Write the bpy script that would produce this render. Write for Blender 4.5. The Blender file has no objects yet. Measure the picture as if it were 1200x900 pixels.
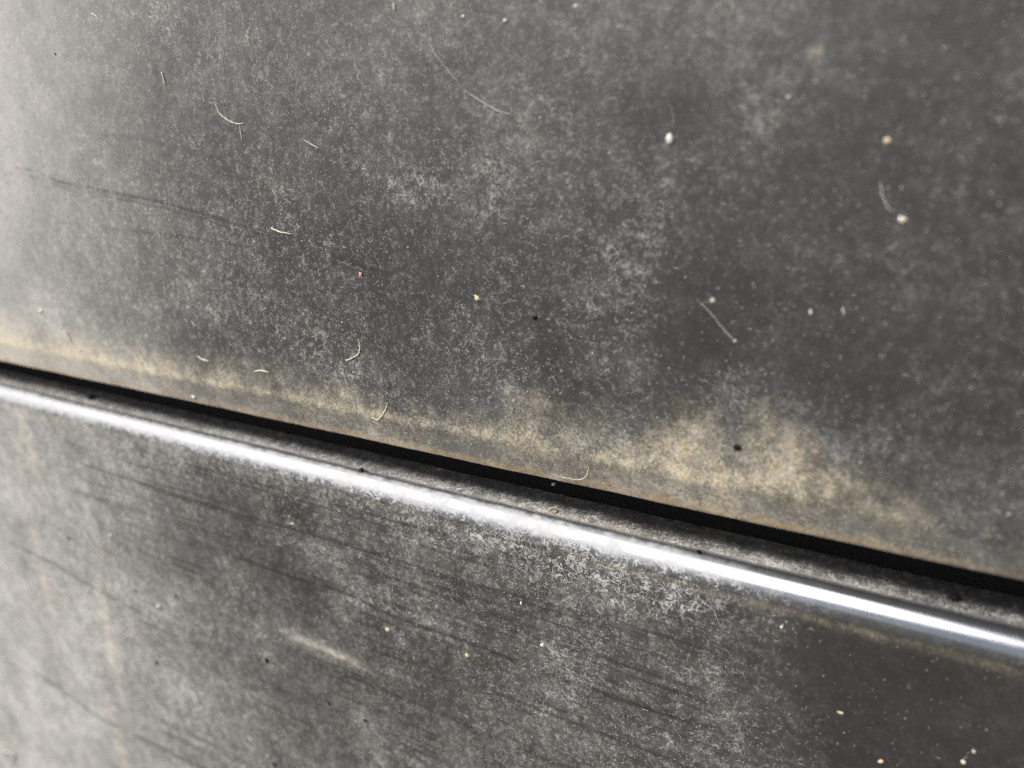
import bpy, bmesh, math, random
import numpy as np
from mathutils import Vector, Matrix, noise as mnoise

random.seed(7)
rng = np.random.default_rng(11)
scene = bpy.context.scene
COL = scene.collection
MM = 0.001

# ------------------------------------------------------------------ camera
cam_d = bpy.data.cameras.new("camera")
cam = bpy.data.objects.new("camera", cam_d)
COL.objects.link(cam)
cam_d.sensor_fit = 'HORIZONTAL'
cam_d.sensor_width = 4.89
cam_d.lens = 4.89 * 950.0 / 1200.0
cam_d.clip_start = 0.002
cam_d.clip_end = 500.0
cam_right = Vector((0.86602377, 0.49874746, -0.03540897))
cam_up = Vector((-0.13501766, 0.30145526, 0.94387232))
cam_back = Vector((0.48142815, -0.81263503, 0.32840714))
rot = Matrix((cam_right, cam_up, cam_back)).transposed()
cam.matrix_world = Matrix.Translation((0.07109142, -0.12, 0.04849515)) @ rot.to_4x4()
cam_d.dof.use_dof = True
cam_d.dof.focus_distance = 0.158
cam_d.dof.aperture_fstop = 1.5
scene.camera = cam

# ------------------------------------------------------------------ sky, sun, exposure
SUN_DIR = Vector((-0.45, -0.47, 0.76)).normalized()      # from the body towards the sun
sun_el = math.asin(SUN_DIR.z)
sun_az = math.atan2(SUN_DIR.x, SUN_DIR.y)                 # clockwise from +Y
world = bpy.data.worlds.new("World")
scene.world = world
world.use_nodes = True
wn = world.node_tree
for n in list(wn.nodes):
    wn.nodes.remove(n)
w_out = wn.nodes.new('ShaderNodeOutputWorld')
w_bg = wn.nodes.new('ShaderNodeBackground')
w_sky = wn.nodes.new('ShaderNodeTexSky')
w_sky.sky_type = 'NISHITA'
w_sky.sun_disc = False
w_sky.sun_elevation = sun_el
w_sky.sun_rotation = sun_az
w_sky.air_density = 1.0
w_sky.dust_density = 3.0
w_sky.ozone_density = 0.3
w_bg.inputs['Strength'].default_value = 0.08
wn.links.new(w_sky.outputs[0], w_bg.inputs[0])
wn.links.new(w_bg.outputs[0], w_out.inputs[0])

sun_d = bpy.data.lights.new("sun", 'SUN')
sun_d.energy = 3.0
sun_d.angle = math.radians(66)
sun_d.color = (1.0, 0.98, 0.95)
sun = bpy.data.objects.new("sun", sun_d)
COL.objects.link(sun)
sun.rotation_euler = SUN_DIR.to_track_quat('Z', 'Y').to_euler()

vs = scene.view_settings
scene.display_settings.display_device = 'sRGB'
vs.view_transform = 'Standard'
vs.look = 'None'
vs.gamma = 1.0
vs.exposure = 1.05
vs.use_curve_mapping = False
scene.cycles.max_bounces = 6
scene.cycles.use_denoising = False


# ------------------------------------------------------------------ numpy noise
_tab = {}


def vnoise(x, y, seed):
    x = np.asarray(x, float); y = np.asarray(y, float)
    if seed not in _tab:
        _tab[seed] = np.random.default_rng(seed).random((256, 256))
    t = _tab[seed]
    xi = np.floor(x).astype(int); yi = np.floor(y).astype(int)
    fx = x - xi; fy = y - yi
    fx = fx * fx * fx * (fx * (fx * 6 - 15) + 10); fy = fy * fy * fy * (fy * (fy * 6 - 15) + 10)
    a = t[xi & 255, yi & 255]; b = t[(xi + 1) & 255, yi & 255]
    c = t[xi & 255, (yi + 1) & 255]; d = t[(xi + 1) & 255, (yi + 1) & 255]
    return (a * (1 - fx) + b * fx) * (1 - fy) + (c * (1 - fx) + d * fx) * fy


def fbm(x, y, size, seed, octaves=4, gain=0.55):
    s = 0; amp = 1; tot = 0
    for o in range(octaves):
        f = (2.03 ** o) / size
        ca, sa = math.cos(o * 0.9 + 0.3), math.sin(o * 0.9 + 0.3)
        s = s + amp * vnoise((x * ca - y * sa) * f + 31.7 * o, (x * sa + y * ca) * f + 11.3 * o, seed + o)
        tot += amp; amp *= gain
    return s / tot


def sstep(a, b, v):
    t = np.clip((v - a) / (b - a), 0, 1)
    return t * t * (3 - 2 * t)


def blob(x, z, cx, cz, rx, rz, ang=0.0):
    c, s = math.cos(math.radians(ang)), math.sin(math.radians(ang))
    u = ((x - cx) * c + (z - cz) * s) / rx
    v = (-(x - cx) * s + (z - cz) * c) / rz
    return np.exp(-(u * u + v * v))


# ------------------------------------------------------------------ dirt maps, some light and shade painted in (millimetres on the body)
def upper_maps(x, z):
    n40 = fbm(x, z, 40, 100); n14 = fbm(x, z, 14, 120); n6 = fbm(x, z, 6, 140)
    dust = 0.24 + 0.55 * (n40 - 0.5) + 0.35 * (n14 - 0.5)
    dust += 0.30 * sstep(-20, -190, x)  # paler towards the left: grazing light painted in as extra dust
    dust += 0.16 * sstep(30, 62, z)
    # drifts that the wind left
    for b in ((23.7, 58.2, 9, 5, 20, .10), (38.7, 55, 12, 3.5, 8, .10), (28.6, 22.4, 4, 5, 60, .10),
              (23.1, 6.3, 5, 3, -40, .14), (37.4, 8.2, 4, 3, -30, .06), (-60, 56, 12, 5, -30, .12),
              (49.0, 51.3, 3.5, 1.3, -38, .30), (-4, 47, 8, 3, -35, .08), (-42, 34, 14, 8, 10, .06),
              (63.5, .35, 1.3, 1.0, 0, .22), (61.8, 52.8, .8, .7, 0, .22), (54.7, 44.5, .8, .6, 0, .22),
              (33, 38, 9, 2, -20, .05)):
        dust += b[5] * blob(x, z, *b[:5])
    for b in ((13.8, 9.7, 12, 7, 15, .12), (76, 54, 14, 16, 0, .40), (69, 30, 7, 5, 0, .10),  # thinned dust; the top-right patch stands in for a dark reflection
              (0, 14, 14, 8, -20, .07), (62, 12, 16, 10, -20, .10), (7, -2, 5, 3, 0, .04), (35, 34, 12, 5, -15, .08),
              (50, -2, 3, 3, 0, .02)):
        dust -= b[5] * blob(x, z, *b[:5])
    dust = np.maximum(dust, .06 + .30 * n14)
    wx = x + 6 * (n14 - 0.5)
    ztop = np.interp(wx, [-400, -170, -111, -67, -42, -20, -8, 0, 9, 17, 24, 32, 37, 41, 46, 52, 59, 65, 71, 75, 300],
                     [-5, -5, -6.5, -7.2, -8.0, -10.5, -8.5, -5.5, -1, -6, -7, 4.0, -1, -5.5, 2.0, -2, -6.5, -9, -10, -14, -14])
    ztop = ztop + 9 * (n6 - 0.5)
    amt = np.interp(wx, [-400, -165, -140, -100, -66, -40, -22, -8, 2, 12, 22, 32, 44, 54, 60, 66, 72, 78, 300],
                    [.85, .95, .8, .7, .6, .45, .40, .6, .82, .78, .62, .92, .95, .85, .62, .42, .28, .12, .08])
    height = np.maximum(ztop + 12.5, 2.0)
    t = (ztop + 4.0 - z) / (height * 0.85 + 3.0)
    tan = .92 * amt * np.clip(t, 0, 1) ** 1.5
    run = fbm(x, z * .35, 3.2, 150, 4)
    tan *= (0.45 + 0.9 * (n6 - 0.15)) * (.45 + 1.1 * run)
    tan *= 1.5 * np.clip(.25 + 1.5 * n14, .3, 1.4)
    # the fold itself carries a thinner grey film, its lowest edge ochre and rust
    fold = sstep(-12.1, -13.4, z + 0.5 * (n6 - .5))
    tan *= 1 - 0.50 * fold
    lip = sstep(-15.9, -17.7, z + 1.8 * (n6 - .5))
    tan += lip * (0.52 + 0.5 * (n14 - .5)) * np.interp(x, [-300, 60, 85], [1, 1, .25])
    tan += .38 * blob(x, z, 0, -11.2, 400, 0.9) * (0.4 + 1.2 * n14) * np.interp(x, [-300, -60, 10, 30, 200], [1, .9, .5, .0, 0])
    lip = sstep(-16.3, -17.4, z + 1.3 * (n6 - .5))
    rust = lip * np.clip(0.85 + 2.6 * (fbm(x, x * 0, 9, 160) - 0.45), 0, 1)
    rust += .55 * lip * blob(x, z, -152, -17.5, 16, 3) + .4 * lip * blob(x, z, -20, -18.5, 14, 2) + .35 * lip * blob(x, z, 47, -18.5, 6, 2)
    rust += .30 * blob(x, z, 29, -17.0, 4, 1.0) + .2 * blob(x, z, 36, -16.3, 5, .8)
    dust += 0.42 * sstep(3, -13, z - 3 * (n14 - .5)) * np.interp(x, [-300, -60, 0, 60, 80, 200], [.9, .8, .7, .8, .25, .2])
    tan += .45 * blob(x, z, 48.6, 53.2, 1.0, .9, -38) + .16 * blob(x, z, 36.2, 18.7, .6, .6)
    # faint arcs where a cloth wiped
    wipe = np.zeros_like(x)
    for xs, zs, w, s in (([-150, -135, -126, -95, -73, -53, -38, -24, -14, -4], [38, 36.6, 34.1, 30.8, 27.7, 23.3, 20.7, 17.6, 15.8, 14.6], .42, .75),
                         ([-150, -126, -95, -73, -53, -38, -24, -14], [37.6, 33.0, 29.6, 26.5, 22.0, 19.4, 16.4, 14.8], .32, .5),
                         ([-143, -103, -54, -34, -20], [24.8, 23.3, 21.6, 18.6, 15.5], .35, .35),
                         ([-120, -90, -60, -40], [46, 43.5, 38, 34], .35, .28),
                         ([-60, -20, 20, 50], [8, 4, 2.5, 2], .3, .18)):
        zz = np.interp(x, xs, zs)
        on = sstep(xs[0], xs[0] + 20, x) * sstep(xs[-1], xs[-1] - 14, x)
        wob = fbm(x, z * 0 + w * 10, 12, 180, 3)
        wipe = np.maximum(wipe, s * on * np.exp(-((z - zz - 0.5 * (wob - .5)) / w) ** 2) * sstep(.28, .6, fbm(x, z * 0 + 3 * w, 7, 190, 3)))
    flake = 0.42 + 0.7 * (n40 - .5) + 0.8 * (n14 - .5) + .25 * sstep(-15, -40, x) * sstep(60, 20, z)
    flake -= .25 * sstep(25, 70, x)
    flake = np.maximum(flake, .12 + .5 * (n14 - .3))
    film_glow = (.42 * sstep(-50, -180, x) ** 1.3 + .26 * sstep(-70, -145, x) * sstep(0, 70, z)) * (.7 + .6 * n14) + .10 * fold + .03  # grazing-light glow at the left painted as pale cover, plus thin dust
    crust = .30 * sstep(.58, .78, n14) * sstep(75, 20, x) + .35 * blob(x, z, 20, -9, 20, 5)
    return dict(dust=dust, tan=tan, rust=rust, wipe=wipe, flake=flake, film_glow=film_glow, crust=crust)


def lower_maps(x, z):
    n40 = fbm(x, z, 38, 300); n14 = fbm(x, z, 13, 320); n6 = fbm(x, z, 5, 340)
    xb = np.interp(z, [-200, -65, -57, -49, -42, -36, -32, -28], [62, 51.6, 49.6, 46.5, 44, 42, 40, 36]) + 10 * (n6 - .5) + 8 * (n14 - .5)
    left = sstep(17, -12, x - xb)
    dust = 0.42 + 0.4 * (n40 - .5) + 0.35 * (n14 - .5) + .22 * sstep(-60, -190, x)  # the rise towards the left imitates grazing light in the dust colour
    dust += .12 * sstep(-60, -110, z)
    for b in ((-100, -26, 20, 6, 0, .12), (-78, -116, 18, 14, 0, .10), (-64, -79, 16, 4.5, 8, .16),
              (17, -41, 10, 5, 0, .12), (8, -78, 10, 8, 20, .10), (-92, -61, 14, 5, 10, .12), (25, -33, 16, 3.0, 0, .14)):
        dust += b[5] * blob(x, z, *b[:5])
    for b in ((-62, -40, 9, 4.5, 15, .28), (-20, -52, 16, 5, 0, .08), (-40, -36, 8, 4, 0, .08), (-120, -100, 8, 10, 0, .04), (-30, -72, 20, 6, 0, .06)):
        dust -= b[5] * blob(x, z, *b[:5])
    dust *= 0.22 + 0.78 * left
    # run marks that dried at the far end
    tan = .05 * sstep(-90, -200, x)  # faint warm tint of the painted left-end glow
    for cx, cz, rx, rz, a in ((-145.5, -72, 2.0, 14, .22), (-150, -100, 2.6, 18, .40), (-153, -118, 2.2, 14, .42), (-160, -150, 3, 22, .3),
                              (-171, -38, 2.2, 6, .45), (-168.5, -50, 2.5, 10, .25), (-138, -96, 2.0, 12, .15), (-181, -90, 4, 25, .2), (-175, -46, 9, 10, .2)):
        k = a * blob(x + 2.5 * (n6 - .5), z, cx, cz, rx, rz, 3) * (.3 + 1.4 * n6)
        tan += k; dust += .7 * k
    # scrape
    k = blob(x, z + .2 * (n6 - .5), -57, -77.8, 13, 1.5, -3) * (.5 + n6) + .7 * blob(x, z, -49, -78.6, 6, .35, -6)
    dust += 1.0 * k; tan += .40 * k
    # dried drop with a washed ring
    r = np.hypot((x + 61.8) / 1.25, z + 43.0)
    dust -= .15 * np.exp(-((r - 2.4 - 2 * (n6 - .5)) / 1.3) ** 2); dust += .2 * np.exp(-(r / .7) ** 2)
    r2 = np.hypot(x + 121.7, z + 99.9)
    tan += .25 * np.exp(-(r2 / 1.4) ** 2)
    for cx, cz, q in ((-13.85, -64.3, .55), (-35.6, -65, .5), (7.3, -63.5, .45), (6.4, -70.7, .3)):
        tan += q * blob(x, z, cx, cz, .55, .5)
    # just under the rounded edge: a tide line of grit, brownish at the near end
    tide = np.exp(-((z + 32.6 + .8 * (n6 - .5)) / .9) ** 2)
    tan += tide * np.interp(x, [-300, -170, -60, 0, 30, 60, 90], [.3, .3, .12, .12, .25, .30, .30]) * (.3 + n6)
    # wipe lines run level along the body
    wipe = np.zeros_like(x)
    for xs, zs, w, s in (([-160, -117, -84, -65, -47, -14, 15, 34, 46], [-44.8, -45.5, -46.2, -45.5, -45.5, -45.8, -44.8, -44.6, -45], .33, .95),
                         ([-105, -67, -49, -32, -9.5, 11, 34, 50], [-58.6, -59.4, -58.7, -61.2, -61.1, -62.1, -61.6, -61], .50, .9),
                         ([-60, -49, -35, -20, -3, 20], [-59.6, -61.2, -63.4, -64.3, -65.1, -67], .35, .55),
                         ([-90, -60, -40, -10, 20], [-57.0, -57.2, -57.6, -57.4, -56.8], .30, .5),
                         ([-20, -2, 20, 41, 48], [-36, -36.2, -37.4, -36.6, -36.4], .3, .45),
                         ([-210, -193, -174, -145, -120], [-84, -84.5, -85.8, -89.7, -92], .6, .75),
                         ([-220, -195, -167, -123, -90], [-136, -140, -145, -143, -142], .8, .7),
                         ([-130, -100, -60, -20], [-36.5, -37.0, -37.2, -38], .3, .7),
                         ([-40, -10, 20, 45], [-70.5, -71.3, -72.0, -72.6], .5, .7),
                         ([-80, -30, 10, 40], [-83, -83.5, -84.3, -85], .6, .6),
                         ([-70, -40, 0, 30], [-52.0, -52.6, -53, -53.2], .28, .7)):
        zz = np.interp(x, xs, zs)
        on = sstep(xs[0], xs[0] + 25, x) * sstep(xs[-1], xs[-1] - 12, x)
        wob = fbm(x, z * 0 + w * 10 + zs[0], 14, 380, 3)
        wipe = np.maximum(wipe, s * on * np.exp(-((z - zz - 0.7 * (wob - .5)) / w) ** 2) * sstep(.22, .55, fbm(x, z * 0 + 3 * zs[0], 9, 390, 3)))
    fine = fbm(x / 60, z, .9, 400, 3)
    wipe = np.maximum(wipe, .6 * sstep(.58, .72, fine) * sstep(.40, .62, fbm(x, z, 30, 410)) * sstep(-190, -110, x))
    flake = (0.50 + .7 * (n40 - .5) + .6 * (n14 - .5) + .55 * blob(x, z, 14, -35.5, 34, 7)) * left + .05
    flake -= .2 * sstep(-120, -190, x)
    film_glow = .25 * sstep(-70, -200, x) * (.7 + .6 * n14) + .02  # left-end glow painted as pale cover over a trace of dust
    crust = (1.1 * blob(x, z, 16, -34.5, 30, 5.0) + .35 * blob(x, z, -45, -34, 40, 3.5) + .5 * blob(x, z, -165, -42, 10, 10)) * left * np.clip(.3 + 1.6 * (n14 - .15), 0, 1.3)
    crust += .3 * sstep(.55, .75, n14) * left
    return dict(dust=dust, tan=tan, rust=np.zeros_like(x), wipe=wipe, flake=flake, film_glow=film_glow, crust=crust)


def ledge_maps(x, y):
    n14 = fbm(x, y, 12, 500); n6 = fbm(x, y, 3.5, 520)
    dust = .62 + .5 * (n14 - .5) + .3 * (n6 - .5)
    dust -= .25 * sstep(45, 80, x)
    tan = .12 * np.interp(x, [-300, -60, -30, 10, 50, 70], [.6, .3, .4, 1.3, 1.0, .3]) * (.4 + 1.4 * n6)
    tan += .75 * blob(x, y, -168, 7.5, 9, 2.2) * (.4 + n6) + .35 * blob(x, y, 17, 5, 7, 1.6) * sstep(.4, .6, n6) + .2 * blob(x, y, -150, 6, 10, 2)
    rust = .5 * blob(x, y, -25.3, 11.3, .9, 1.6) + .6 * blob(x, y, 5.8, 5.1, .5, .8)
    near = sstep(8.4, 4.4, y + 1.8 * (n6 - .5)) * sstep(4.0, 4.35, y)  # thins the dust backwards and in the groove, painting their shade
    flake = (.85 + .7 * (n14 - .5)) * (.15 + .85 * near)
    return dict(dust=dust * (.10 + 1.15 * near), tan=tan * (.15 + .95 * near), rust=rust, wipe=np.zeros_like(x), flake=flake,
                film_glow=.07 * near, crust=near * np.interp(x, [-300, -60, -20, 10, 45, 80], [.4, .5, .8, 1.2, 1.0, .5]) * (.4 + n14))


def edge_maps(x, ang):
    # ang: 0 = facing out, 90 = facing up
    n14 = fbm(x, ang * .06, 10, 600); n4 = fbm(x, ang * .06, 1.6, 620, 5)
    cov = np.interp(x, [-300, -150, -60, 0, 30, 45, 60, 100], [.62, .55, .5, .55, .48, .16, .05, .03])
    low = sstep(34, 10, ang + 26 * (n4 - .5)) * cov
    up = sstep(66, 84, ang + 16 * (n4 - .5)) * cov * .15
    mid = cov * .26 * sstep(.42, .68, n4)
    dust = low + up + mid
    return dict(dust=dust, tan=.06 * cov + 0 * x, rust=0 * x, wipe=0 * x, flake=.8 * cov * (low + .45) + .4 * up, film_glow=(.80 * cov + 1.1 * cov * (n4 - .5)) * sstep(84, 66, ang) * (.12 + .88 * sstep(5, 28, ang + 26 * (n4 - .5))) + .02, crust=2.2 * cov * sstep(40, 8, ang + 24 * (n14 - .5)))  # pale dust cover follows the highlight band, painting it wider and softer


# ------------------------------------------------------------------ materials
def new_mat(name):
    m = bpy.data.materials.new(name)
    m.use_nodes = True
    nt = m.node_tree
    for n in list(nt.nodes):
        nt.nodes.remove(n)
    out = nt.nodes.new('ShaderNodeOutputMaterial')
    b = nt.nodes.new('ShaderNodeBsdfPrincipled')
    nt.links.new(b.outputs[0], out.inputs[0])
    return m, nt, b


class NB:
    def __init__(self, nt):
        self.nt = nt

    def put(self, sock, v):
        if hasattr(v, 'is_linked') or hasattr(v, 'links'):
            self.nt.links.new(v, sock)
        else:
            sock.default_value = v

    def math(self, op, a, b=0.0, clamp=False):
        n = self.nt.nodes.new('ShaderNodeMath'); n.operation = op; n.use_clamp = clamp
        self.put(n.inputs[0], a); self.put(n.inputs[1], b)
        return n.outputs[0]

    def add(self, a, b): return self.math('ADD', a, b)
    def mul(self, a, b): return self.math('MULTIPLY', a, b)

    def ramp(self, v, a, b, lo=0.0, hi=1.0):
        n = self.nt.nodes.new('ShaderNodeMapRange'); n.interpolation_type = 'SMOOTHSTEP'
        self.put(n.inputs[0], v)
        n.inputs[1].default_value = a; n.inputs[2].default_value = b
        n.inputs[3].default_value = lo; n.inputs[4].default_value = hi
        return n.outputs[0]

    def noise(self, vec, scale, detail=3, rough=.55, dist=0.0):
        n = self.nt.nodes.new('ShaderNodeTexNoise')
        self.nt.links.new(vec, n.inputs['Vector'])
        n.inputs['Scale'].default_value = scale; n.inputs['Detail'].default_value = detail
        n.inputs['Roughness'].default_value = rough; n.inputs['Distortion'].default_value = dist
        return n.outputs[0]

    def scaled(self, vec, s, off=(0, 0, 0)):
        n = self.nt.nodes.new('ShaderNodeMapping')
        self.nt.links.new(vec, n.inputs[0])
        n.inputs['Scale'].default_value = s if isinstance(s, tuple) else (s, s, s)
        n.inputs['Location'].default_value = off
        return n.outputs[0]

    def attr(self, name):
        n = self.nt.nodes.new('ShaderNodeAttribute'); n.attribute_name = name
        return n.outputs['Fac']

    def mix(self, f, a, b):
        n = self.nt.nodes.new('ShaderNodeMix'); n.data_type = 'RGBA'
        self.put(n.inputs[0], f); self.put(n.inputs[6], a); self.put(n.inputs[7], b)
        return n.outputs[2]


def dirty_paint(name, paint=(.020, .020, .0205, 1), metallic=.35, rough=.36, rough_var=.10, gain=1.0, flake_gain=1.0,
                dust_col=(.43, .412, .378, 1), coat=0.0, sheen=.6, spec_dots=1.0, bump=.05):
    m, nt, b = new_mat(name)
    B = NB(nt)
    tc = nt.nodes.new('ShaderNodeTexCoord')
    P = B.scaled(tc.outputs['Object'], 1000.0)
    dust, tan, rust, wipe, flake, film_glow, crust = [B.attr(k) for k in ('dust', 'tan', 'rust', 'wipe', 'flake', 'film_glow', 'crust')]
    cloud = B.ramp(B.noise(P, .07, 4, .6, .4), .32, .68)
    mid = B.ramp(B.noise(P, .30, 5, .68, .7), .40, .68)
    grain = B.ramp(B.noise(P, 1.7, 4, .78, .3), .47, .70)
    fine = B.ramp(B.noise(P, 4.5, 2, .6), .40, .75)
    # hair-thin curls of lint and dried dust
    w1 = B.math('ABSOLUTE', B.add(B.noise(P, .62, 2, .5, 1.1), -.5))
    w1 = B.mul(B.ramp(w1, .004, .026, 1, 0), B.ramp(B.noise(B.scaled(P, 1.0, (7, 3, 1)), .42, 3, .6), .52, .64))
    w2 = B.math('ABSOLUTE', B.add(B.noise(B.scaled(P, 1.0, (3, 9, 5)), 1.35, 2, .5, .9), -.5))
    w2 = B.mul(B.ramp(w2, .006, .045, 1, 0), B.ramp(B.noise(B.scaled(P, 1.0, (1, 3, 11)), .75, 3, .6), .48, .62))
    w3 = B.math('ABSOLUTE', B.add(B.noise(B.scaled(P, 1.0, (13, 2, 4)), .55, 2, .55, 1.3), -.5))
    w3 = B.mul(B.ramp(w3, .014, .052, 1, 0), B.ramp(B.noise(B.scaled(P, 1.0, (4, 8, 2)), .45, 4, .7), .40, .60))
    # level brushing left by hand washing
    brush = B.ramp(B.noise(B.scaled(P, (.05, .6, 1.9)), 1.0, 3, .6), .38, .70)
    v = nt.nodes.new('ShaderNodeTexVoronoi'); nt.links.new(P, v.inputs['Vector']); v.inputs['Scale'].default_value = .42
    sep = nt.nodes.new('ShaderNodeSeparateColor'); nt.links.new(v.outputs['Color'], sep.inputs[0])
    dots = B.mul(B.ramp(v.outputs['Distance'], .045, .085, 1, 0), B.ramp(sep.outputs[0], .60, .66))
    v2 = nt.nodes.new('ShaderNodeTexVoronoi'); nt.links.new(P, v2.inputs['Vector']); v2.inputs['Scale'].default_value = 1.1
    sep2 = nt.nodes.new('ShaderNodeSeparateColor'); nt.links.new(v2.outputs['Color'], sep2.inputs[0])
    dots2 = B.mul(B.ramp(v2.outputs['Distance'], .05, .12, 1, 0), B.ramp(sep2.outputs[1], .55, .75))
    crisp = B.ramp(B.noise(B.scaled(P, 1.0, (5, 1, 8)), 2.6, 3, .7, .6), .52, .64)
    body = B.add(B.mul(cloud, .13), .06)
    body = B.add(body, B.mul(mid, .15))
    body = B.add(body, B.mul(B.mul(grain, B.add(B.mul(mid, .75), .25)), .55))
    body = B.add(body, B.mul(B.mul(crisp, B.add(B.mul(mid, .85), .15)), .52))
    body = B.add(body, B.mul(fine, .12))
    body = B.add(body, B.mul(brush, .06))
    cov = B.add(B.mul(B.mul(dust, body), gain), film_glow)
    fl = B.add(B.mul(w1, .75), B.mul(w2, .85))
    fl = B.add(fl, B.mul(dots2, .30))
    cov = B.add(cov, B.mul(B.mul(fl, flake), flake_gain))
    cov = B.add(cov, B.mul(B.mul(w3, crust), 1.25))
    cov = B.mul(cov, B.math('SUBTRACT', 1.0, B.mul(wipe, .78)))
    cov = B.add(cov, B.mul(dots, .45 * spec_dots))
    cov = B.math('MINIMUM', B.math('MAXIMUM', cov, 0.0), .96)
    tn = B.add(B.mul(mid, .40), B.add(B.mul(B.add(grain, crisp), .62), .22))
    tcov = B.math('MINIMUM', B.math('MAXIMUM', B.mul(tan, tn), 0.0), .95)
    rcov = B.math('MINIMUM', B.math('MAXIMUM', B.mul(rust, B.add(B.mul(grain, .9), .25)), 0.0), .9)
    warm = B.mix(B.ramp(B.noise(P, .11, 3), .38, .66), dust_col, (dust_col[0] * .94, dust_col[1] * .97, dust_col[2] * .98, 1))
    tancol = B.mix(B.ramp(B.noise(P, .5, 3), .35, .68), (.53, .44, .27, 1), (.48, .435, .34, 1))
    c = B.mix(cov, paint, warm)
    c = B.mix(tcov, c, tancol)
    c = B.mix(rcov, c, (.27, .155, .055, 1))
    allc = B.math('MAXIMUM', cov, B.math('MAXIMUM', tcov, rcov))
    nt.links.new(c, b.inputs['Base Color'])
    B.put(b.inputs['Metallic'], B.mul(B.math('SUBTRACT', 1.0, B.math('MINIMUM', B.mul(allc, 1.7), 1.0)), metallic))
    r = B.add(rough, B.mul(B.noise(P, .22, 4), rough_var))
    B.put(b.inputs['Roughness'], B.math('MINIMUM', B.add(r, B.mul(allc, .75)), .95))
    B.put(b.inputs['Sheen Weight'], B.math('MINIMUM', B.mul(allc, sheen * 3.0), 1.0))
    b.inputs['Sheen Roughness'].default_value = .35
    b.inputs['Sheen Tint'].default_value = (1.0, .96, .90, 1)
    if coat:
        B.put(b.inputs['Coat Weight'], B.math('SUBTRACT', 1.0, B.math('MINIMUM', B.mul(allc, 1.6), 1.0)))
        b.inputs['Coat Roughness'].default_value = .12
    bm = nt.nodes.new('ShaderNodeBump')
    bm.inputs['Strength'].default_value = .6
    bm.inputs['Distance'].default_value = bump * MM
    B.put(bm.inputs['Height'], B.add(allc, B.mul(grain, .25)))
    nt.links.new(bm.outputs[0], b.inputs['Normal'])
    return m


def plain(name, col, rough=.8, var=.3, scale=3.0, sheen=0.0, coat=0.0, sss=0.0):
    m, nt, b = new_mat(name)
    b.inputs['Subsurface Weight'].default_value = sss
    b.inputs['Subsurface Radius'].default_value = (1.0, .9, .7)
    b.inputs['Subsurface Scale'].default_value = .0004
    B = NB(nt)
    tc = nt.nodes.new('ShaderNodeTexCoord')
    P = B.scaled(tc.outputs['Object'], 1000.0)
    f = B.ramp(B.noise(P, scale, 3), .3, .7)
    dark = tuple(k * (1 - var) for k in col) + (1,)
    nt.links.new(B.mix(f, dark, tuple(col) + (1,)), b.inputs['Base Color'])
    b.inputs['Roughness'].default_value = rough
    b.inputs['Sheen Weight'].default_value = sheen
    b.inputs['Coat Weight'].default_value = coat
    return m


M_UP = dirty_paint('dusty_charcoal_paint_upper', gain=.72, flake_gain=.80)
M_LOW = dirty_paint('dusty_charcoal_paint_lower', paint=(.024, .0215, .0195, 1), gain=.90, flake_gain=.88, dust_col=(.425, .414, .39, 1), spec_dots=.35)
M_LEDGE = dirty_paint('dusty_ledge_paint', gain=1.35, bump=.16, spec_dots=.6)
M_EDGE = dirty_paint('glossy_edge_paint', paint=(.18, .184, .194, 1), metallic=.9, rough=.085, rough_var=.08, gain=.9, sheen=.1,
                     coat=.5, spec_dots=.25, bump=.02, dust_col=(.40, .40, .40, 1))
M_JAMB = plain('black_jamb', (.012, .012, .013), .8)
M_CREAM = plain('cream_fibre', (.62, .56, .44), .6, .25, sss=1.0)
M_PALE = plain('pale_hair', (.46, .44, .40), .5, .3, sss=1.0)
M_WHITE = plain('white_crust', (.60, .58, .53), .7, .12)
M_TAN = plain('tan_grit', (.58, .47, .29), .8, .35)
M_PINK = plain('brick_grit', (.52, .34, .23), .8, .35)
M_ORANGE = plain('rust_grit', (.50, .27, .12), .8, .3)
M_BLACK = plain('black_grit', (.010, .009, .008), .55, .3)
M_BLACK.node_tree.nodes['Principled BSDF'].inputs['Specular IOR Level'].default_value = .08
M_GREEN = plain('grey_green_grit', (.40, .42, .34), .8, .3)
M_GREY = plain('grey_dust_grain', (.50, .47, .41), .85, .3)
M_OCHRE = plain('ochre_dust_grain', (.56, .46, .29), .85, .3)


# ------------------------------------------------------------------ mesh helpers
def link(name, me, mat, parent=None):
    o = bpy.data.objects.new(name, me)
    COL.objects.link(o)
    me.materials.append(mat)
    if parent:
        o.parent = parent
    return o


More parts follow.
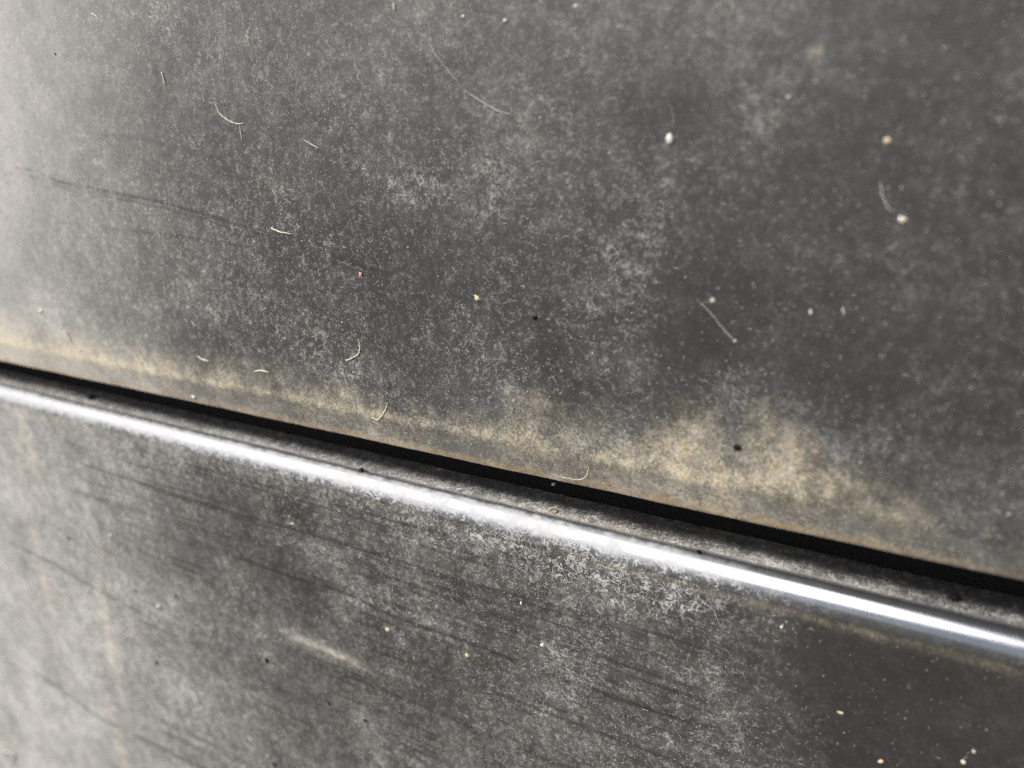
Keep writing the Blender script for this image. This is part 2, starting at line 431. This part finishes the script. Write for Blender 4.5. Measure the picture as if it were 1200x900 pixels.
def sweep(name, prof, xs, mat, parent, maps, warp=None):
    """prof: list of (y, z, s) in millimetres; s = the coordinate handed to the dirt map"""
    prof = np.array(prof, float); xs = np.array(xs, float)
    n, k = len(prof), len(xs)
    X = np.tile(xs, (n, 1)); Y = np.repeat(prof[:, 0:1], k, 1); Z = np.repeat(prof[:, 1:2], k, 1); S = np.repeat(prof[:, 2:3], k, 1)
    if warp:
        Y, Z = warp(X, Y, Z, S)
    co = np.stack([X, Y, Z], -1).reshape(-1, 3) * MM
    idx = np.arange(n * k).reshape(n, k)
    q = np.stack([idx[:-1, :-1], idx[1:, :-1], idx[1:, 1:], idx[:-1, 1:]], -1).reshape(-1, 4)
    me = bpy.data.meshes.new(name)
    me.vertices.add(n * k); me.vertices.foreach_set('co', co.ravel())
    me.loops.add(q.size); me.loops.foreach_set('vertex_index', q.ravel().astype(np.int32))
    me.polygons.add(len(q))
    me.polygons.foreach_set('loop_start', np.arange(0, q.size, 4, dtype=np.int32))
    me.polygons.foreach_set('loop_total', np.full(len(q), 4, dtype=np.int32))
    me.update(); me.validate()
    me.polygons.foreach_set('use_smooth', np.ones(len(q), dtype=bool))
    if maps:
        for key, val in maps(X.ravel(), S.ravel()).items():
            a = me.attributes.new(key, 'FLOAT', 'POINT')
            a.data.foreach_set('value', np.asarray(val, dtype=np.float32))
    return link(name, me, mat, parent)


def spaced(a, b, step):
    return list(np.linspace(a, b, max(2, int(round(abs(b - a) / step)) + 1)))


def x_range(lo, hi, step, far_lo=-700, far_hi=420):
    return spaced(far_lo, lo, 12)[:-1] + spaced(lo, hi, step) + spaced(hi, far_hi, 12)[1:]


# ------------------------------------------------------------------ the ground far below
gm, gnt, gb = new_mat('dry_earth_ground')
GB = NB(gnt)
gtc = gnt.nodes.new('ShaderNodeTexCoord')
gcol = GB.mix(GB.ramp(GB.noise(gtc.outputs['Object'], 3.0, 6, .65), .3, .7), (.05, .045, .038, 1), (.085, .075, .062, 1))
gnt.links.new(gcol, gb.inputs['Base Color'])
gb.inputs['Roughness'].default_value = .95
gme = bpy.data.meshes.new('ground')
gme.from_pydata([(-150, -150, -.42), (150, -150, -.42), (150, 150, -.42), (-150, 150, -.42)], [], [(0, 1, 2, 3)])
ground = link('ground', gme, gm)
ground['kind'] = 'structure'

# ------------------------------------------------------------------ the vehicle body
body = bpy.data.objects.new('vehicle_body', None)
COL.objects.link(body)
body.empty_display_size = .05
body['label'] = 'dusty charcoal vehicle body with a dark gap above a shiny rounded edge'
body['category'] = 'vehicle'


def upper_warp(X, Y, Z, S):
    Y = Y + .10 * (fbm(X, Z, 55, 700, 2) - .5) * sstep(-18.9, -8, Z)
    lipw = sstep(-15.5, -19.2, Z) * (Y < 9)
    Z = Z + lipw * .22 * (fbm(X, Z * 0, 16, 720, 4) - .5)
    Y = Y + sstep(-12.2, -16, Z) * (Y < 5) * .30 * (fbm(X, Z, 8, 730, 3) - .5)
    return Y, Z


face = [(0, z, z) for z in spaced(220, 82, 6)[:-1] + spaced(82, -11.0, .40)]
face = [(0, z, z) for z in sorted({round(p[1], 4) for p in face}, reverse=True)]
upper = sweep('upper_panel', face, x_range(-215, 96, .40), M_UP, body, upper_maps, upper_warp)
# the hem: a crease, a slightly undercut band, a tight folded lip and the return inside
hem_prof = [(0, -11.0, -11.0), (0, -11.35, -11.35), (0, -11.7, -11.7), (.02, -12.0, -12.0), (.07, -12.35, -12.35), (.15, -12.7, -12.7), (.24, -13.05, -13.05)]
for i in range(1, 14):
    t = i / 13
    hem_prof.append((.24 + 1.10 * t, -13.05 - 4.65 * t, -13.05 - 4.65 * t))
cy, cz, rr = 2.42, -17.60, 1.09
for i in range(1, 11):
    a = math.radians(188 + 100 * i / 10)
    s = -17.7 - 1.0 * i / 10
    hem_prof.append((cy + rr * math.cos(a), cz + rr * math.sin(a), s))
hem_prof += [(4.6, -18.68, -19), (6.5, -18.3, -19), (9, -17.6, -19), (10, -15, -19), (10, 20, -19), (10, 120, -19)]
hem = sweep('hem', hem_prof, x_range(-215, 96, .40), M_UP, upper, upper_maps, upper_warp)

# lower panel: ledge, rounded shiny edge, face
EY, EZ, ER = 4.0, -31.2, 3.8                       # centre and radius of the rounded edge


def ledge_z(y):
    return -27.4 + (y - 3.5) * .12


def ledge_warp(X, Y, Z, S):
    k = sstep(3.4, 4.6, Y)
    Z = Z + k * .34 * (fbm(X, Y, 2.4, 740, 4) - .5) + k * .3 * (fbm(X, Y, 22, 745, 2) - .5)
    Y = Y + sstep(4.6, 3.0, Y) * .22 * (fbm(X, Y * 0, 5, 748, 4) - .5)
    return Y, Z


lower_face = [(.20 + .0000 * (z + 31) ** 2, z, z) for z in sorted({round(v, 4) for v in spaced(-31.5, -100, .40) + spaced(-100, -215, .7) + spaced(-215, -300, 6)}, reverse=True)]


def face_warp(X, Y, Z, S):
    Y = Y + .16 * (fbm(X, Z, 45, 760, 2) - .5) * sstep(-31.5, -42, Z)
    return Y, Z


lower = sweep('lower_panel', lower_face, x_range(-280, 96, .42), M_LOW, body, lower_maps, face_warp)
ed = [(EY + ER * -math.cos(math.radians(a)), EZ + ER * math.sin(math.radians(a)), a) for a in np.linspace(82, 0, 46)]
ed += [(.20, -31.5, -2)]
edge = sweep('rounded_edge', ed, x_range(-240, 96, .35), M_EDGE, lower, edge_maps, None)
# a shallow groove, then the ledge running back into the dark
lg = [(13.7, -70, 20), (13.7, -52, 20), (13.7, -40, 20), (13.65, -33.5, 18)]
for i in range(9):                                  # it rolls over into the cavity behind the gap
    a_ = math.radians(2 + 80 * i / 8)
    lg.append((10.0 + 3.6 * math.cos(a_), ledge_z(10.0) - 3.6 + 3.6 * math.sin(a_), 14 - 3.9 * i / 8))
lg += [(y, ledge_z(y), y) for y in np.arange(9.9, 4.4, -.34)]
lg += [(4.30, -27.32, 4.3), (4.14, -27.42, 4.0), (4.02, -27.80, 3.9), (3.88, -28.02, 3.8), (3.70, -28.02, 3.6), (3.56, -27.80, 3.5), (EY - ER * math.cos(math.radians(82)), EZ + ER * math.sin(math.radians(82)), 3.4)]
ledge = sweep('ledge', lg, x_range(-240, 96, .35), M_LEDGE, lower, ledge_maps, ledge_warp)
jb = sweep('inner_wall', [(30, 130, 0), (30, 20, 0), (29, -10, 0), (29, -40, 0), (29, -75, 0), (13, -78, 0)], x_range(-300, 100, 12), M_JAMB, body, None)


# ------------------------------------------------------------------ loose bits stuck to the paint
def tube_into(vs_, fs_, pts, rad, sides=6, ends=(.35, .35), seed=0):
    """pts in millimetres (x, y, z); the tube is appended to the vertex and face lists"""
    r_ = random.Random(seed)
    pts = [Vector(p) for p in pts]
    n = len(pts); base = len(vs_)
    for i, p in enumerate(pts):
        t = (pts[min(i + 1, n - 1)] - pts[max(i - 1, 0)]).normalized()
        u = t.cross(Vector((0, 1, 0)))
        u = u.normalized() if u.length > 1e-4 else Vector((1, 0, 0))
        w = u.cross(t).normalized()
        f = i / max(1, n - 1)
        rr_ = rad * (1 - (1 - ends[0]) * max(0, 1 - f / .25) - (1 - ends[1]) * max(0, (f - .75) / .25))
        rr_ *= r_.uniform(.82, 1.18)
        for s in range(sides):
            a = 2 * math.pi * s / sides
            vs_.append((p + u * (rr_ * math.cos(a)) + w * (rr_ * .75 * math.sin(a))) * MM)
    for i in range(n - 1):
        for s in range(sides):
            a = base + i * sides + s; b_ = base + i * sides + (s + 1) % sides
            fs_.append((a, b_, b_ + sides, a + sides))
    fs_.append(tuple(base + s for s in reversed(range(sides))))
    fs_.append(tuple(base + (n - 1) * sides + s for s in range(sides)))


def smooth_path(pts, k=5):
    out = []
    n = len(pts)
    for i in range(n - 1):
        p0, p1, p2, p3 = pts[max(i - 1, 0)], pts[i], pts[i + 1], pts[min(i + 2, n - 1)]
        for j in range(k):
            t = j / k
            out.append(tuple(.5 * ((2 * b_) + (-a + c) * t + (2 * a - 5 * b_ + 4 * c - d) * t * t + (-a + 3 * b_ - 3 * c + d) * t ** 3)
                             for a, b_, c, d in zip(p0, p1, p2, p3)))
    out.append(tuple(pts[-1]))
    return out


def tag(o, label, cat, group=None):
    o['label'] = label
    o['category'] = cat
    if group:
        o['group'] = group


def finish(name, vs_, fs_, mat, origin, label, cat, group=None):
    me = bpy.data.meshes.new(name)
    og = Vector(origin) * MM
    me.from_pydata([tuple(Vector(v) - og) for v in vs_], [], fs_)
    me.polygons.foreach_set('use_smooth', [True] * len(me.polygons))
    me.update()
    o = link(name, me, mat)
    o.location = og
    if label:
        tag(o, label, cat, group)
    return o


def hem_y(z):
    return 0.0 if z > -12 else (.24 + (-13.05 - z) * .24 if z < -13.05 else .08)


def fibre(name, pts, rad, mat, label, y=None, ends=(.35, .35), group=None, head=0.0):
    r_ = random.Random(label)
    rad *= .82
    path = smooth_path(pts)
    p3 = []
    for i, (x, z) in enumerate(path):
        yy = (hem_y(z) if y is None else y) - rad * .8 - rad * .9 * abs(math.sin(i * 1.1 + len(label)))
        p3.append((x + r_.uniform(-.05, .05), yy, z + r_.uniform(-.05, .05)))
    vs_, fs_ = [], []
    tube_into(vs_, fs_, p3, rad, 7, ends, len(label))
    if head:
        lump_into(vs_, fs_, p3[-1], (head, head * .8, head), 3)
    return finish(name, vs_, fs_, mat, (p3[0][0], (y if y is not None else hem_y(p3[0][1])), p3[0][2]), label, 'fibre', group)


def lump_into(vs_, fs_, c, r, seed, sub=2, rough=.28):
    bm = bmesh.new()
    bmesh.ops.create_icosphere(bm, subdivisions=sub, radius=1.0)
    base = len(vs_)
    off = Vector((seed * 3.7, seed * 1.3, seed * 7.1))
    for v in bm.verts:
        k = 1 + rough * 1.6 * mnoise.noise(v.co * 1.3 + off) + rough * .9 * mnoise.noise(v.co * 3.1 + off)
        vs_.append(Vector((c[0] + v.co.x * r[0] * k, c[1] + v.co.y * r[1] * k, c[2] + v.co.z * r[2] * k)) * MM)
    for f in bm.faces:
        fs_.append(tuple(base + v.index for v in f.verts))
    bm.free()


def lump(name, x, z, rx, rz, mat, label, cat, y=None, ry=None, seed=1, extra=(), group=None, rough=.28, up=False):
    vs_, fs_ = [], []
    y0 = hem_y(z) if y is None else y
    ry = min(rx, rz) * .55 if ry is None else ry
    if up:
        lump_into(vs_, fs_, (x, y0, z + ry * .5), (rx, rz, ry), seed, rough=rough)
    else:
        lump_into(vs_, fs_, (x, y0 - ry * .45, z), (rx, ry, rz), seed, rough=rough)
    for dx, dz, k in extra:
        lump_into(vs_, fs_, (x + dx, y0 - ry * .3 * k, z + dz), (rx * k, ry * k, rz * k), seed + 5 + dx, rough=rough)
    return finish(name, vs_, fs_, mat, (x, y0, z), label, cat, group)


# fibres on the upper panel
fibre('fibre', [(-35.36, 4.6), (-35.3, 2.44), (-36.2, 1.1), (-37.8, .2), (-39.34, -.42)], .15, M_CREAM,
      'curled cream fibre above the left half of the gap, shaped like a fish hook', ends=(.3, .9))
fibre('fibre', [(-33.99, -12.17), (-32.68, -12.52), (-31.46, -11.56), (-30.16, -9.85), (-29.31, -8.04)], .14, M_CREAM,
      'small cream fibre bent like a tick on the upper crease', ends=(.9, .2))
fibre('hair', [(33.7, 18.8), (35.9, 16.83), (38.0, 14.61), (40.08, 12.66)], .075, M_PALE,
      'straight pale hair with a round white tip at its lower end', ends=(.25, 1.3), head=.24)
fibre('hair', [(-14.29, 59.66), (-12.46, 56.66), (-10.09, 53.89), (-8.18, 51.95)], .065, M_PALE,
      'long thin faint hair slanting down from near the top of the upper panel')
fibre('hair', [(-6.92, 50.57), (-4.49, 49.15), (-2.08, 47.89), (-.33, 47.05), (1.75, 46.6)], .09, M_PALE,
      'brighter hair that carries on below the end of the long thin faint hair')
fibre('fibre', [(-81.53, 56.83), (-81.26, 55.82), (-81.08, 54.48)], .16, M_CREAM,
      'short upright cream fibre in the upper left of the upper panel', ends=(1.0, .6))
fibre('fibre', [(-66.85, 50.2), (-66.01, 48.38), (-63.84, 47.02), (-61.54, 46.33), (-59.59, 46.45)], .12, M_CREAM,
      'kinked cream fibre with a loose strand hanging from its foot')
fibre('fibre', [(-60.85, 46.15), (-60.7, 44.52), (-60.8, 42.88)], .09, M_PALE,
      'thin loose strand hanging from the foot of the kinked cream fibre')
fibre('fibre', [(-55.6, 25.9), (-53.8, 25.29), (-50.32, 24.93)], .17, M_CREAM,
      'club shaped cream fibre, thick at its left end, above the reddish crumb', ends=(1.7, .3))
fibre('fibre', [(-43.93, 43.05), (-42.31, 42.26), (-40.48, 41.47)], .1, M_CREAM,
      'short straight pale fibre slanting between the kinked fibre and the long faint hair')
fibre('fibre', [(-101.09, 69.68), (-99.81, 69.08), (-98.7, 68.0)], .13, M_CREAM,
      'short pale fibre at the top left corner of the upper panel')
fibre('fibre', [(-137.27, -4.51), (-136.23, -5.81), (-135.36, -7.6)], .24, M_CREAM,
      'short slanting cream fibre above the thick tan dirt at the left end', ends=(1.2, .3))
fibre('fibre', [(-85.42, -5.21), (-83.81, -5.85), (-81.51, -5.97)], .19, M_CREAM,
      'thicker of two short level cream fibres just above the dirty crease')
fibre('fibre', [(-66.85, -6.52), (-64.62, -6.02), (-62.26, -6.1)], .17, M_CREAM,
      'thinner of two short level cream fibres just above the dirty crease')
fibre('fibre', [(-85.43, 3.27), (-84.98, 2.71), (-84.29, 1.96)], .13, M_CREAM,
      'tiny slanting fibre some way above the two level fibres')
fibre('fibre', [(58.03, 36.76), (58.42, 35.1), (59.21, 33.56), (60.11, 32.91)], .10, M_PALE,
      'soft grey fibre bending down towards the cream crumb at the right')
fibre('hair', [(28.4, 47.6), (29.12, 45.83), (29.04, 44.04)], .045, M_PALE,
      'faint short hair trailing above the white dropping')
fibre('fibre', [(-20.18, 64.81), (-20.11, 63.76)], .17, M_CREAM,
      'stub of cream fibre at the top edge of the picture')
fibre('fibre', [(7.13, -17.02), (9.25, -17.27), (12.2, -17.16), (14.09, -16.25), (14.94, -14.55), (15.11, -13.5)], .085, M_CREAM,
      'thin cream curl lying along the folded hem below the tan dirt')
fibre('fibre', [(54.95, 19.39), (55.29, 18.18)], .18, M_PALE,
      'blurred grey stub of fibre right of the hair with the white tip')
# fibres on the lower panel
fibre('fibre', [(-35.11, -44.92), (-34.17, -47.26)], .06, M_CREAM,
      'fine straight splinter crossing the dark wipe line on the lower panel', y=.2)
fibre('fibre', [(36.38, -35.21), (38.69, -35.88), (39.85, -38.13), (40.84, -39.91)], .065, M_PALE,
      'crinkled grey fibre at the right end of the flaky dust under the shiny edge', y=.2)
fibre('fibre', [(-250.2, -197.0), (-243.2, -192.2), (-238.4, -192.2), (-244.6, -198.5)], .42, M_PALE,
      'curled brown grey mark in the bottom left corner of the lower panel', y=.2)
fibre('fibre', [(-16.9, -26.9), (-16.2, -26.6), (-15.4, -26.2)], .12, M_WHITE,
      'white splinter lying on the ledge beside the shiny edge', y=4.3)
# lumps on the upper panel
lump('dropping', 28.7, 42.48, .52, .80, M_WHITE, 'white oval dropping on the upper panel', 'dropping', seed=2, rough=.12)
lump('crumb', -6.46, 15.33, .50, .52, M_TAN, 'bright tan crumb in the middle of the upper panel', 'crumb', seed=3, extra=((-.42, .42, .55), (.3, -.1, .6)))
lump('crumb', -33.23, 17.78, .42, .55, M_PINK, 'reddish crumb below the faint wipe arc', 'crumb', seed=4, extra=((.2, -.5, .5),))
lump('crumb', 58.31, 41.97, .48, .46, M_TAN, 'round yellowish crumb, upper of the two on the right', 'crumb', seed=5, rough=.15)
lump('crumb', 61.27, 31.83, .5, .46, M_CREAM, 'cream crumb, lower of the two on the right', 'crumb', seed=6, extra=((-.3, .25, .6),))
lump('speck', 41.31, -4.77, .70, .50, M_BLACK, 'black oval speck in the tan dirt above the gap', 'speck', seed=7, rough=.15)
lump('speck', 5.16, 13.0, .52, .42, M_BLACK, 'black speck right of the bright tan crumb', 'speck', seed=8, rough=.2)
lump('speck', -116.66, 62.43, .26, .26, M_BLACK, 'tiny black speck in the pale top left corner', 'speck', seed=9)
lump('crumb', -146.45, -.26, .62, .5, M_CREAM, 'cream crumb at the far left above the tan dirt', 'crumb', seed=10, extra=((.5, .5, .5), (-.5, -.2, .45)))
lump('crumb', 36.21, 18.74, .40, .5, M_GREEN, 'dull greenish crumb beside the upper end of the straight hair', 'crumb', seed=11, ry=.12)
lump('crumb', 13.54, 61.67, .42, .22, M_WHITE, 'flat white crumb at the top edge of the picture', 'crumb', seed=12)
lump('crumb', 1.24, 60.59, .3, .26, M_WHITE, 'small white crumb near the top, above the long faint hair', 'crumb', seed=13)
lump('crumb', -6.52, 61.8, .26, .22, M_WHITE, 'smaller and duller white crumb left of the small white crumb near the top', 'crumb', seed=14)
lump('crumb', -90.93, -16.74, .5, .4, M_WHITE, 'white crumb stuck to the lip of the hem', 'crumb', seed=15, extra=((-.7, .1, .7),))
lump('crumb', 50.65, 18.23, .24, .4, M_GREY, 'small grey upright crumb right of the straight hair', 'crumb', seed=16)
# lumps on the lower panel
for i, (x, z, rx, rz, m, lab, cat) in enumerate((
        (-78.74, -89.0, .72, .95, M_BLACK, 'dark oval speck below the pale scrape mark', 'speck'),
        (-57.74, -94.52, .5, .5, M_BLACK, 'small black speck below and right of the pale scrape mark', 'speck'),
        (-128.44, -107.81, .62, .9, M_BLACK, 'dark slanting speck right of the pale run mark at the left', 'speck'),
        (-131.27, -83.17, .5, .44, M_BLACK, 'tiny dark speck, left of a pair on the pale dust at the left', 'speck'),
        (-112.56, -79.24, .46, .42, M_BLACK, 'tiny dark speck, right of a pair on the pale dust at the left', 'speck'),
        (-160.67, -73.36, .6, .48, M_BLACK, 'dark speck high on the pale dust at the left edge', 'speck'),
        (-82.6, -125.72, .6, .95, M_BLACK, 'dark speck at the bottom edge of the picture', 'speck'),
        (-13.85, -64.33, .5, .5, M_TAN, 'tan crumb on the wiped part of the lower panel', 'crumb'),
        (-35.61, -65.0, .55, .5, M_TAN, 'dull tan crumb left of the other tan crumb on the lower panel', 'crumb'),
        (4.79, -55.23, .42, .40, M_WHITE, 'round white crumb between the two dark wipe lines', 'crumb'),
        (.15, -46.8, .24, .42, M_WHITE, 'small upright white crumb just under the upper dark wipe line', 'crumb'),
        (60.89, -49.17, .5, .24, M_TAN, 'ochre sliver on the clean dark part of the lower panel', 'crumb'),
        (67.78, -56.26, .38, .36, M_TAN, 'ochre crumb near the bottom edge on the clean dark part', 'crumb'),
        (79.16, -51.26, .34, .34, M_CREAM, 'pale round crumb at the bottom right, lower of two', 'crumb'),
        (80.21, -48.62, .3, .3, M_GREY, 'duller pale crumb at the bottom right, upper of two', 'crumb'),
        (50.4, -35.87, .26, .22, M_WHITE, 'small white crumb under the shiny edge on the clean dark part', 'crumb'),
        (-137.54, -66.29, .5, .5, M_WHITE, 'small white crumb on the pale dust under the left of the shiny edge', 'crumb'),
        (-121.56, -85.42, .6, .55, M_WHITE, 'white crumb below the pair of tiny dark specks', 'crumb'),
        (-62.1, -44.0, .60, .26, M_GREY, 'pale crust in the middle of a dark washed ring', 'crumb'),
        (-62.6, -42.2, .22, .26, M_GREY, 'tiny pale grain at the top of the dark washed ring', 'crumb'),
        (-46.07, -95.08, .7, .42, M_BLACK, 'dark smudge of grit low in the middle of the lower panel', 'speck'),
)):
    lump('speck' if cat == 'speck' else 'crumb', x, z, rx, rz, m, lab, cat, y=.2, ry=.22 if m is M_BLACK else None, seed=20 + i, rough=.2 if m is M_BLACK else .42)
# lumps on the ledge
lump('speck', 74.48, -26.75, .85, .7, M_BLACK, 'round black speck on the ledge at the right', 'speck', y=6.4, ry=.62, seed=51, up=True, rough=.12)
lump('speck', -142.8, -26.85, 1.35, 1.0, M_BLACK, 'black speck on the ledge at the left', 'speck', y=6.3, ry=.8, seed=52, up=True)
lump('speck', -41.42, -27.3, .7, .5, M_BLACK, 'dark speck in the groove, left of the middle', 'speck', y=3.3, ry=.4, seed=53, up=True)
lump('speck', 35.0, -27.35, .42, .42, M_BLACK, 'dark speck in the groove at the right', 'speck', y=3.1, ry=.35, seed=54, up=True)
lump('crumb', 1.0, -26.2, .5, .5, M_GREEN, 'pale green crumb deep in the shade of the gap', 'crumb', y=13.6, ry=.3, seed=55, up=True)
lump('crumb', 5.76, -27.2, .4, .55, M_ORANGE, 'orange crumb on the ledge', 'crumb', y=5.1, ry=.25, seed=56, up=True)


# ------------------------------------------------------------------ uncounted dust: grains and lint, real geometry
def scatter(name, n_grain, n_lint, bounds, maps, ysurf, mats, seed, parent_label=None):
    r_ = np.random.default_rng(seed)
    rp = random.Random(seed)
    x = r_.uniform(bounds[0], bounds[1], n_grain * 5); z = r_.uniform(bounds[2], bounds[3], n_grain * 5)
    mp = maps(x, z)
    dens = np.clip(mp['flake'] * .6 + mp['dust'] * .5, 0.02, 1) * (1 - .8 * mp['wipe'])
    keep = r_.random(len(x)) < dens
    x, z = x[keep][:n_grain], z[keep][:n_grain]
    t_ = np.clip(mp['tan'][keep][:n_grain], 0, 1)
    rad = np.exp(r_.normal(math.log(.050), .38, len(x))).clip(.025, .22)
    octa = np.array([(1, 0, 0), (-1, 0, 0), (0, 1, 0), (0, -1, 0), (0, 0, 1), (0, 0, -1)], float)
    of = np.array([(0, 2, 4), (2, 1, 4), (1, 3, 4), (3, 0, 4), (2, 0, 5), (1, 2, 5), (3, 1, 5), (0, 3, 5)])
    v = octa[None] * rad[:, None, None] * r_.uniform(.6, 1.5, (len(x), 6, 1))
    ang = r_.uniform(0, 6.28, len(x)); ca, sa = np.cos(ang)[:, None], np.sin(ang)[:, None]
    vx = v[:, :, 0] * ca - v[:, :, 2] * sa; vz = v[:, :, 0] * sa + v[:, :, 2] * ca
    v = np.stack([vx + x[:, None], v[:, :, 1] * .6 - rad[:, None] * .3 + ysurf(x, z)[:, None], vz + z[:, None]], -1)
    verts = [tuple(p) for p in (v.reshape(-1, 3) * MM)]
    faces = [tuple(f) for f in (of[None] + 6 * np.arange(len(x))[:, None, None]).reshape(-1, 3).tolist()]
    fm = np.repeat((r_.random(len(x)) < t_ * .9 + .08).astype(int), 8).tolist()
    lx = r_.uniform(bounds[0], bounds[1], n_lint * 8); lz = r_.uniform(bounds[2], bounds[3], n_lint * 8)
    q = maps(lx, lz)
    ok = r_.random(len(lx)) < np.clip(q['flake'] - .03, .004, 1) * (1 - .8 * q['wipe'])
    k = 0
    for px, pz in list(zip(lx[ok].tolist(), lz[ok].tolist()))[:n_lint]:
        k += 1
        ln = rp.lognormvariate(math.log(.65), .45); a = rp.uniform(0, 6.28); bend = rp.gauss(0, .9)
        pts = [(px, float(ysurf(np.array([px]), np.array([pz]))[0]) - .04, pz)]
        for s in range(3):
            a += bend * .6 + rp.gauss(0, .25)
            pts.append((pts[-1][0] + math.cos(a) * ln / 3, pts[-1][1] - rp.uniform(-.01, .02), pts[-1][2] + math.sin(a) * ln / 3))
        nb = len(faces)
        vv = []
        ff = []
        tube_into(vv, ff, pts, rp.uniform(.014, .036), 3, (.4, .4), k)
        o0 = len(verts)
        verts.extend(tuple(p) for p in vv); faces.extend(tuple(i + o0 for i in f) for f in ff)
        fm.extend([1 if rp.random() < .15 else 0] * len(ff))
    me = bpy.data.meshes.new(name)
    me.from_pydata(verts, [], faces)
    for m in mats:
        me.materials.append(m)
    me.polygons.foreach_set('material_index', fm)
    me.update()
    o = bpy.data.objects.new(name, me)
    COL.objects.link(o)
    o['kind'] = 'stuff'
    o['label'] = parent_label
    o['category'] = 'dust'
    return o


hy = lambda x, z: np.where(z > -12, 0.0, np.where(z < -13.05, .24 + (-13.05 - z) * .24, .08))
scatter('dust_grains', 42000, 9000, (-200, 84, -17.5, 76), upper_maps, hy, (M_GREY, M_OCHRE), 21, 'pale dust grains and lint clinging to the upper panel')
scatter('dust_grains', 48000, 13000, (-255, 90, -130, -31.6), lower_maps, lambda x, z: np.full_like(x, .2), (M_GREY, M_OCHRE), 22,
        'pale dust grains and lint clinging to the lower panel')
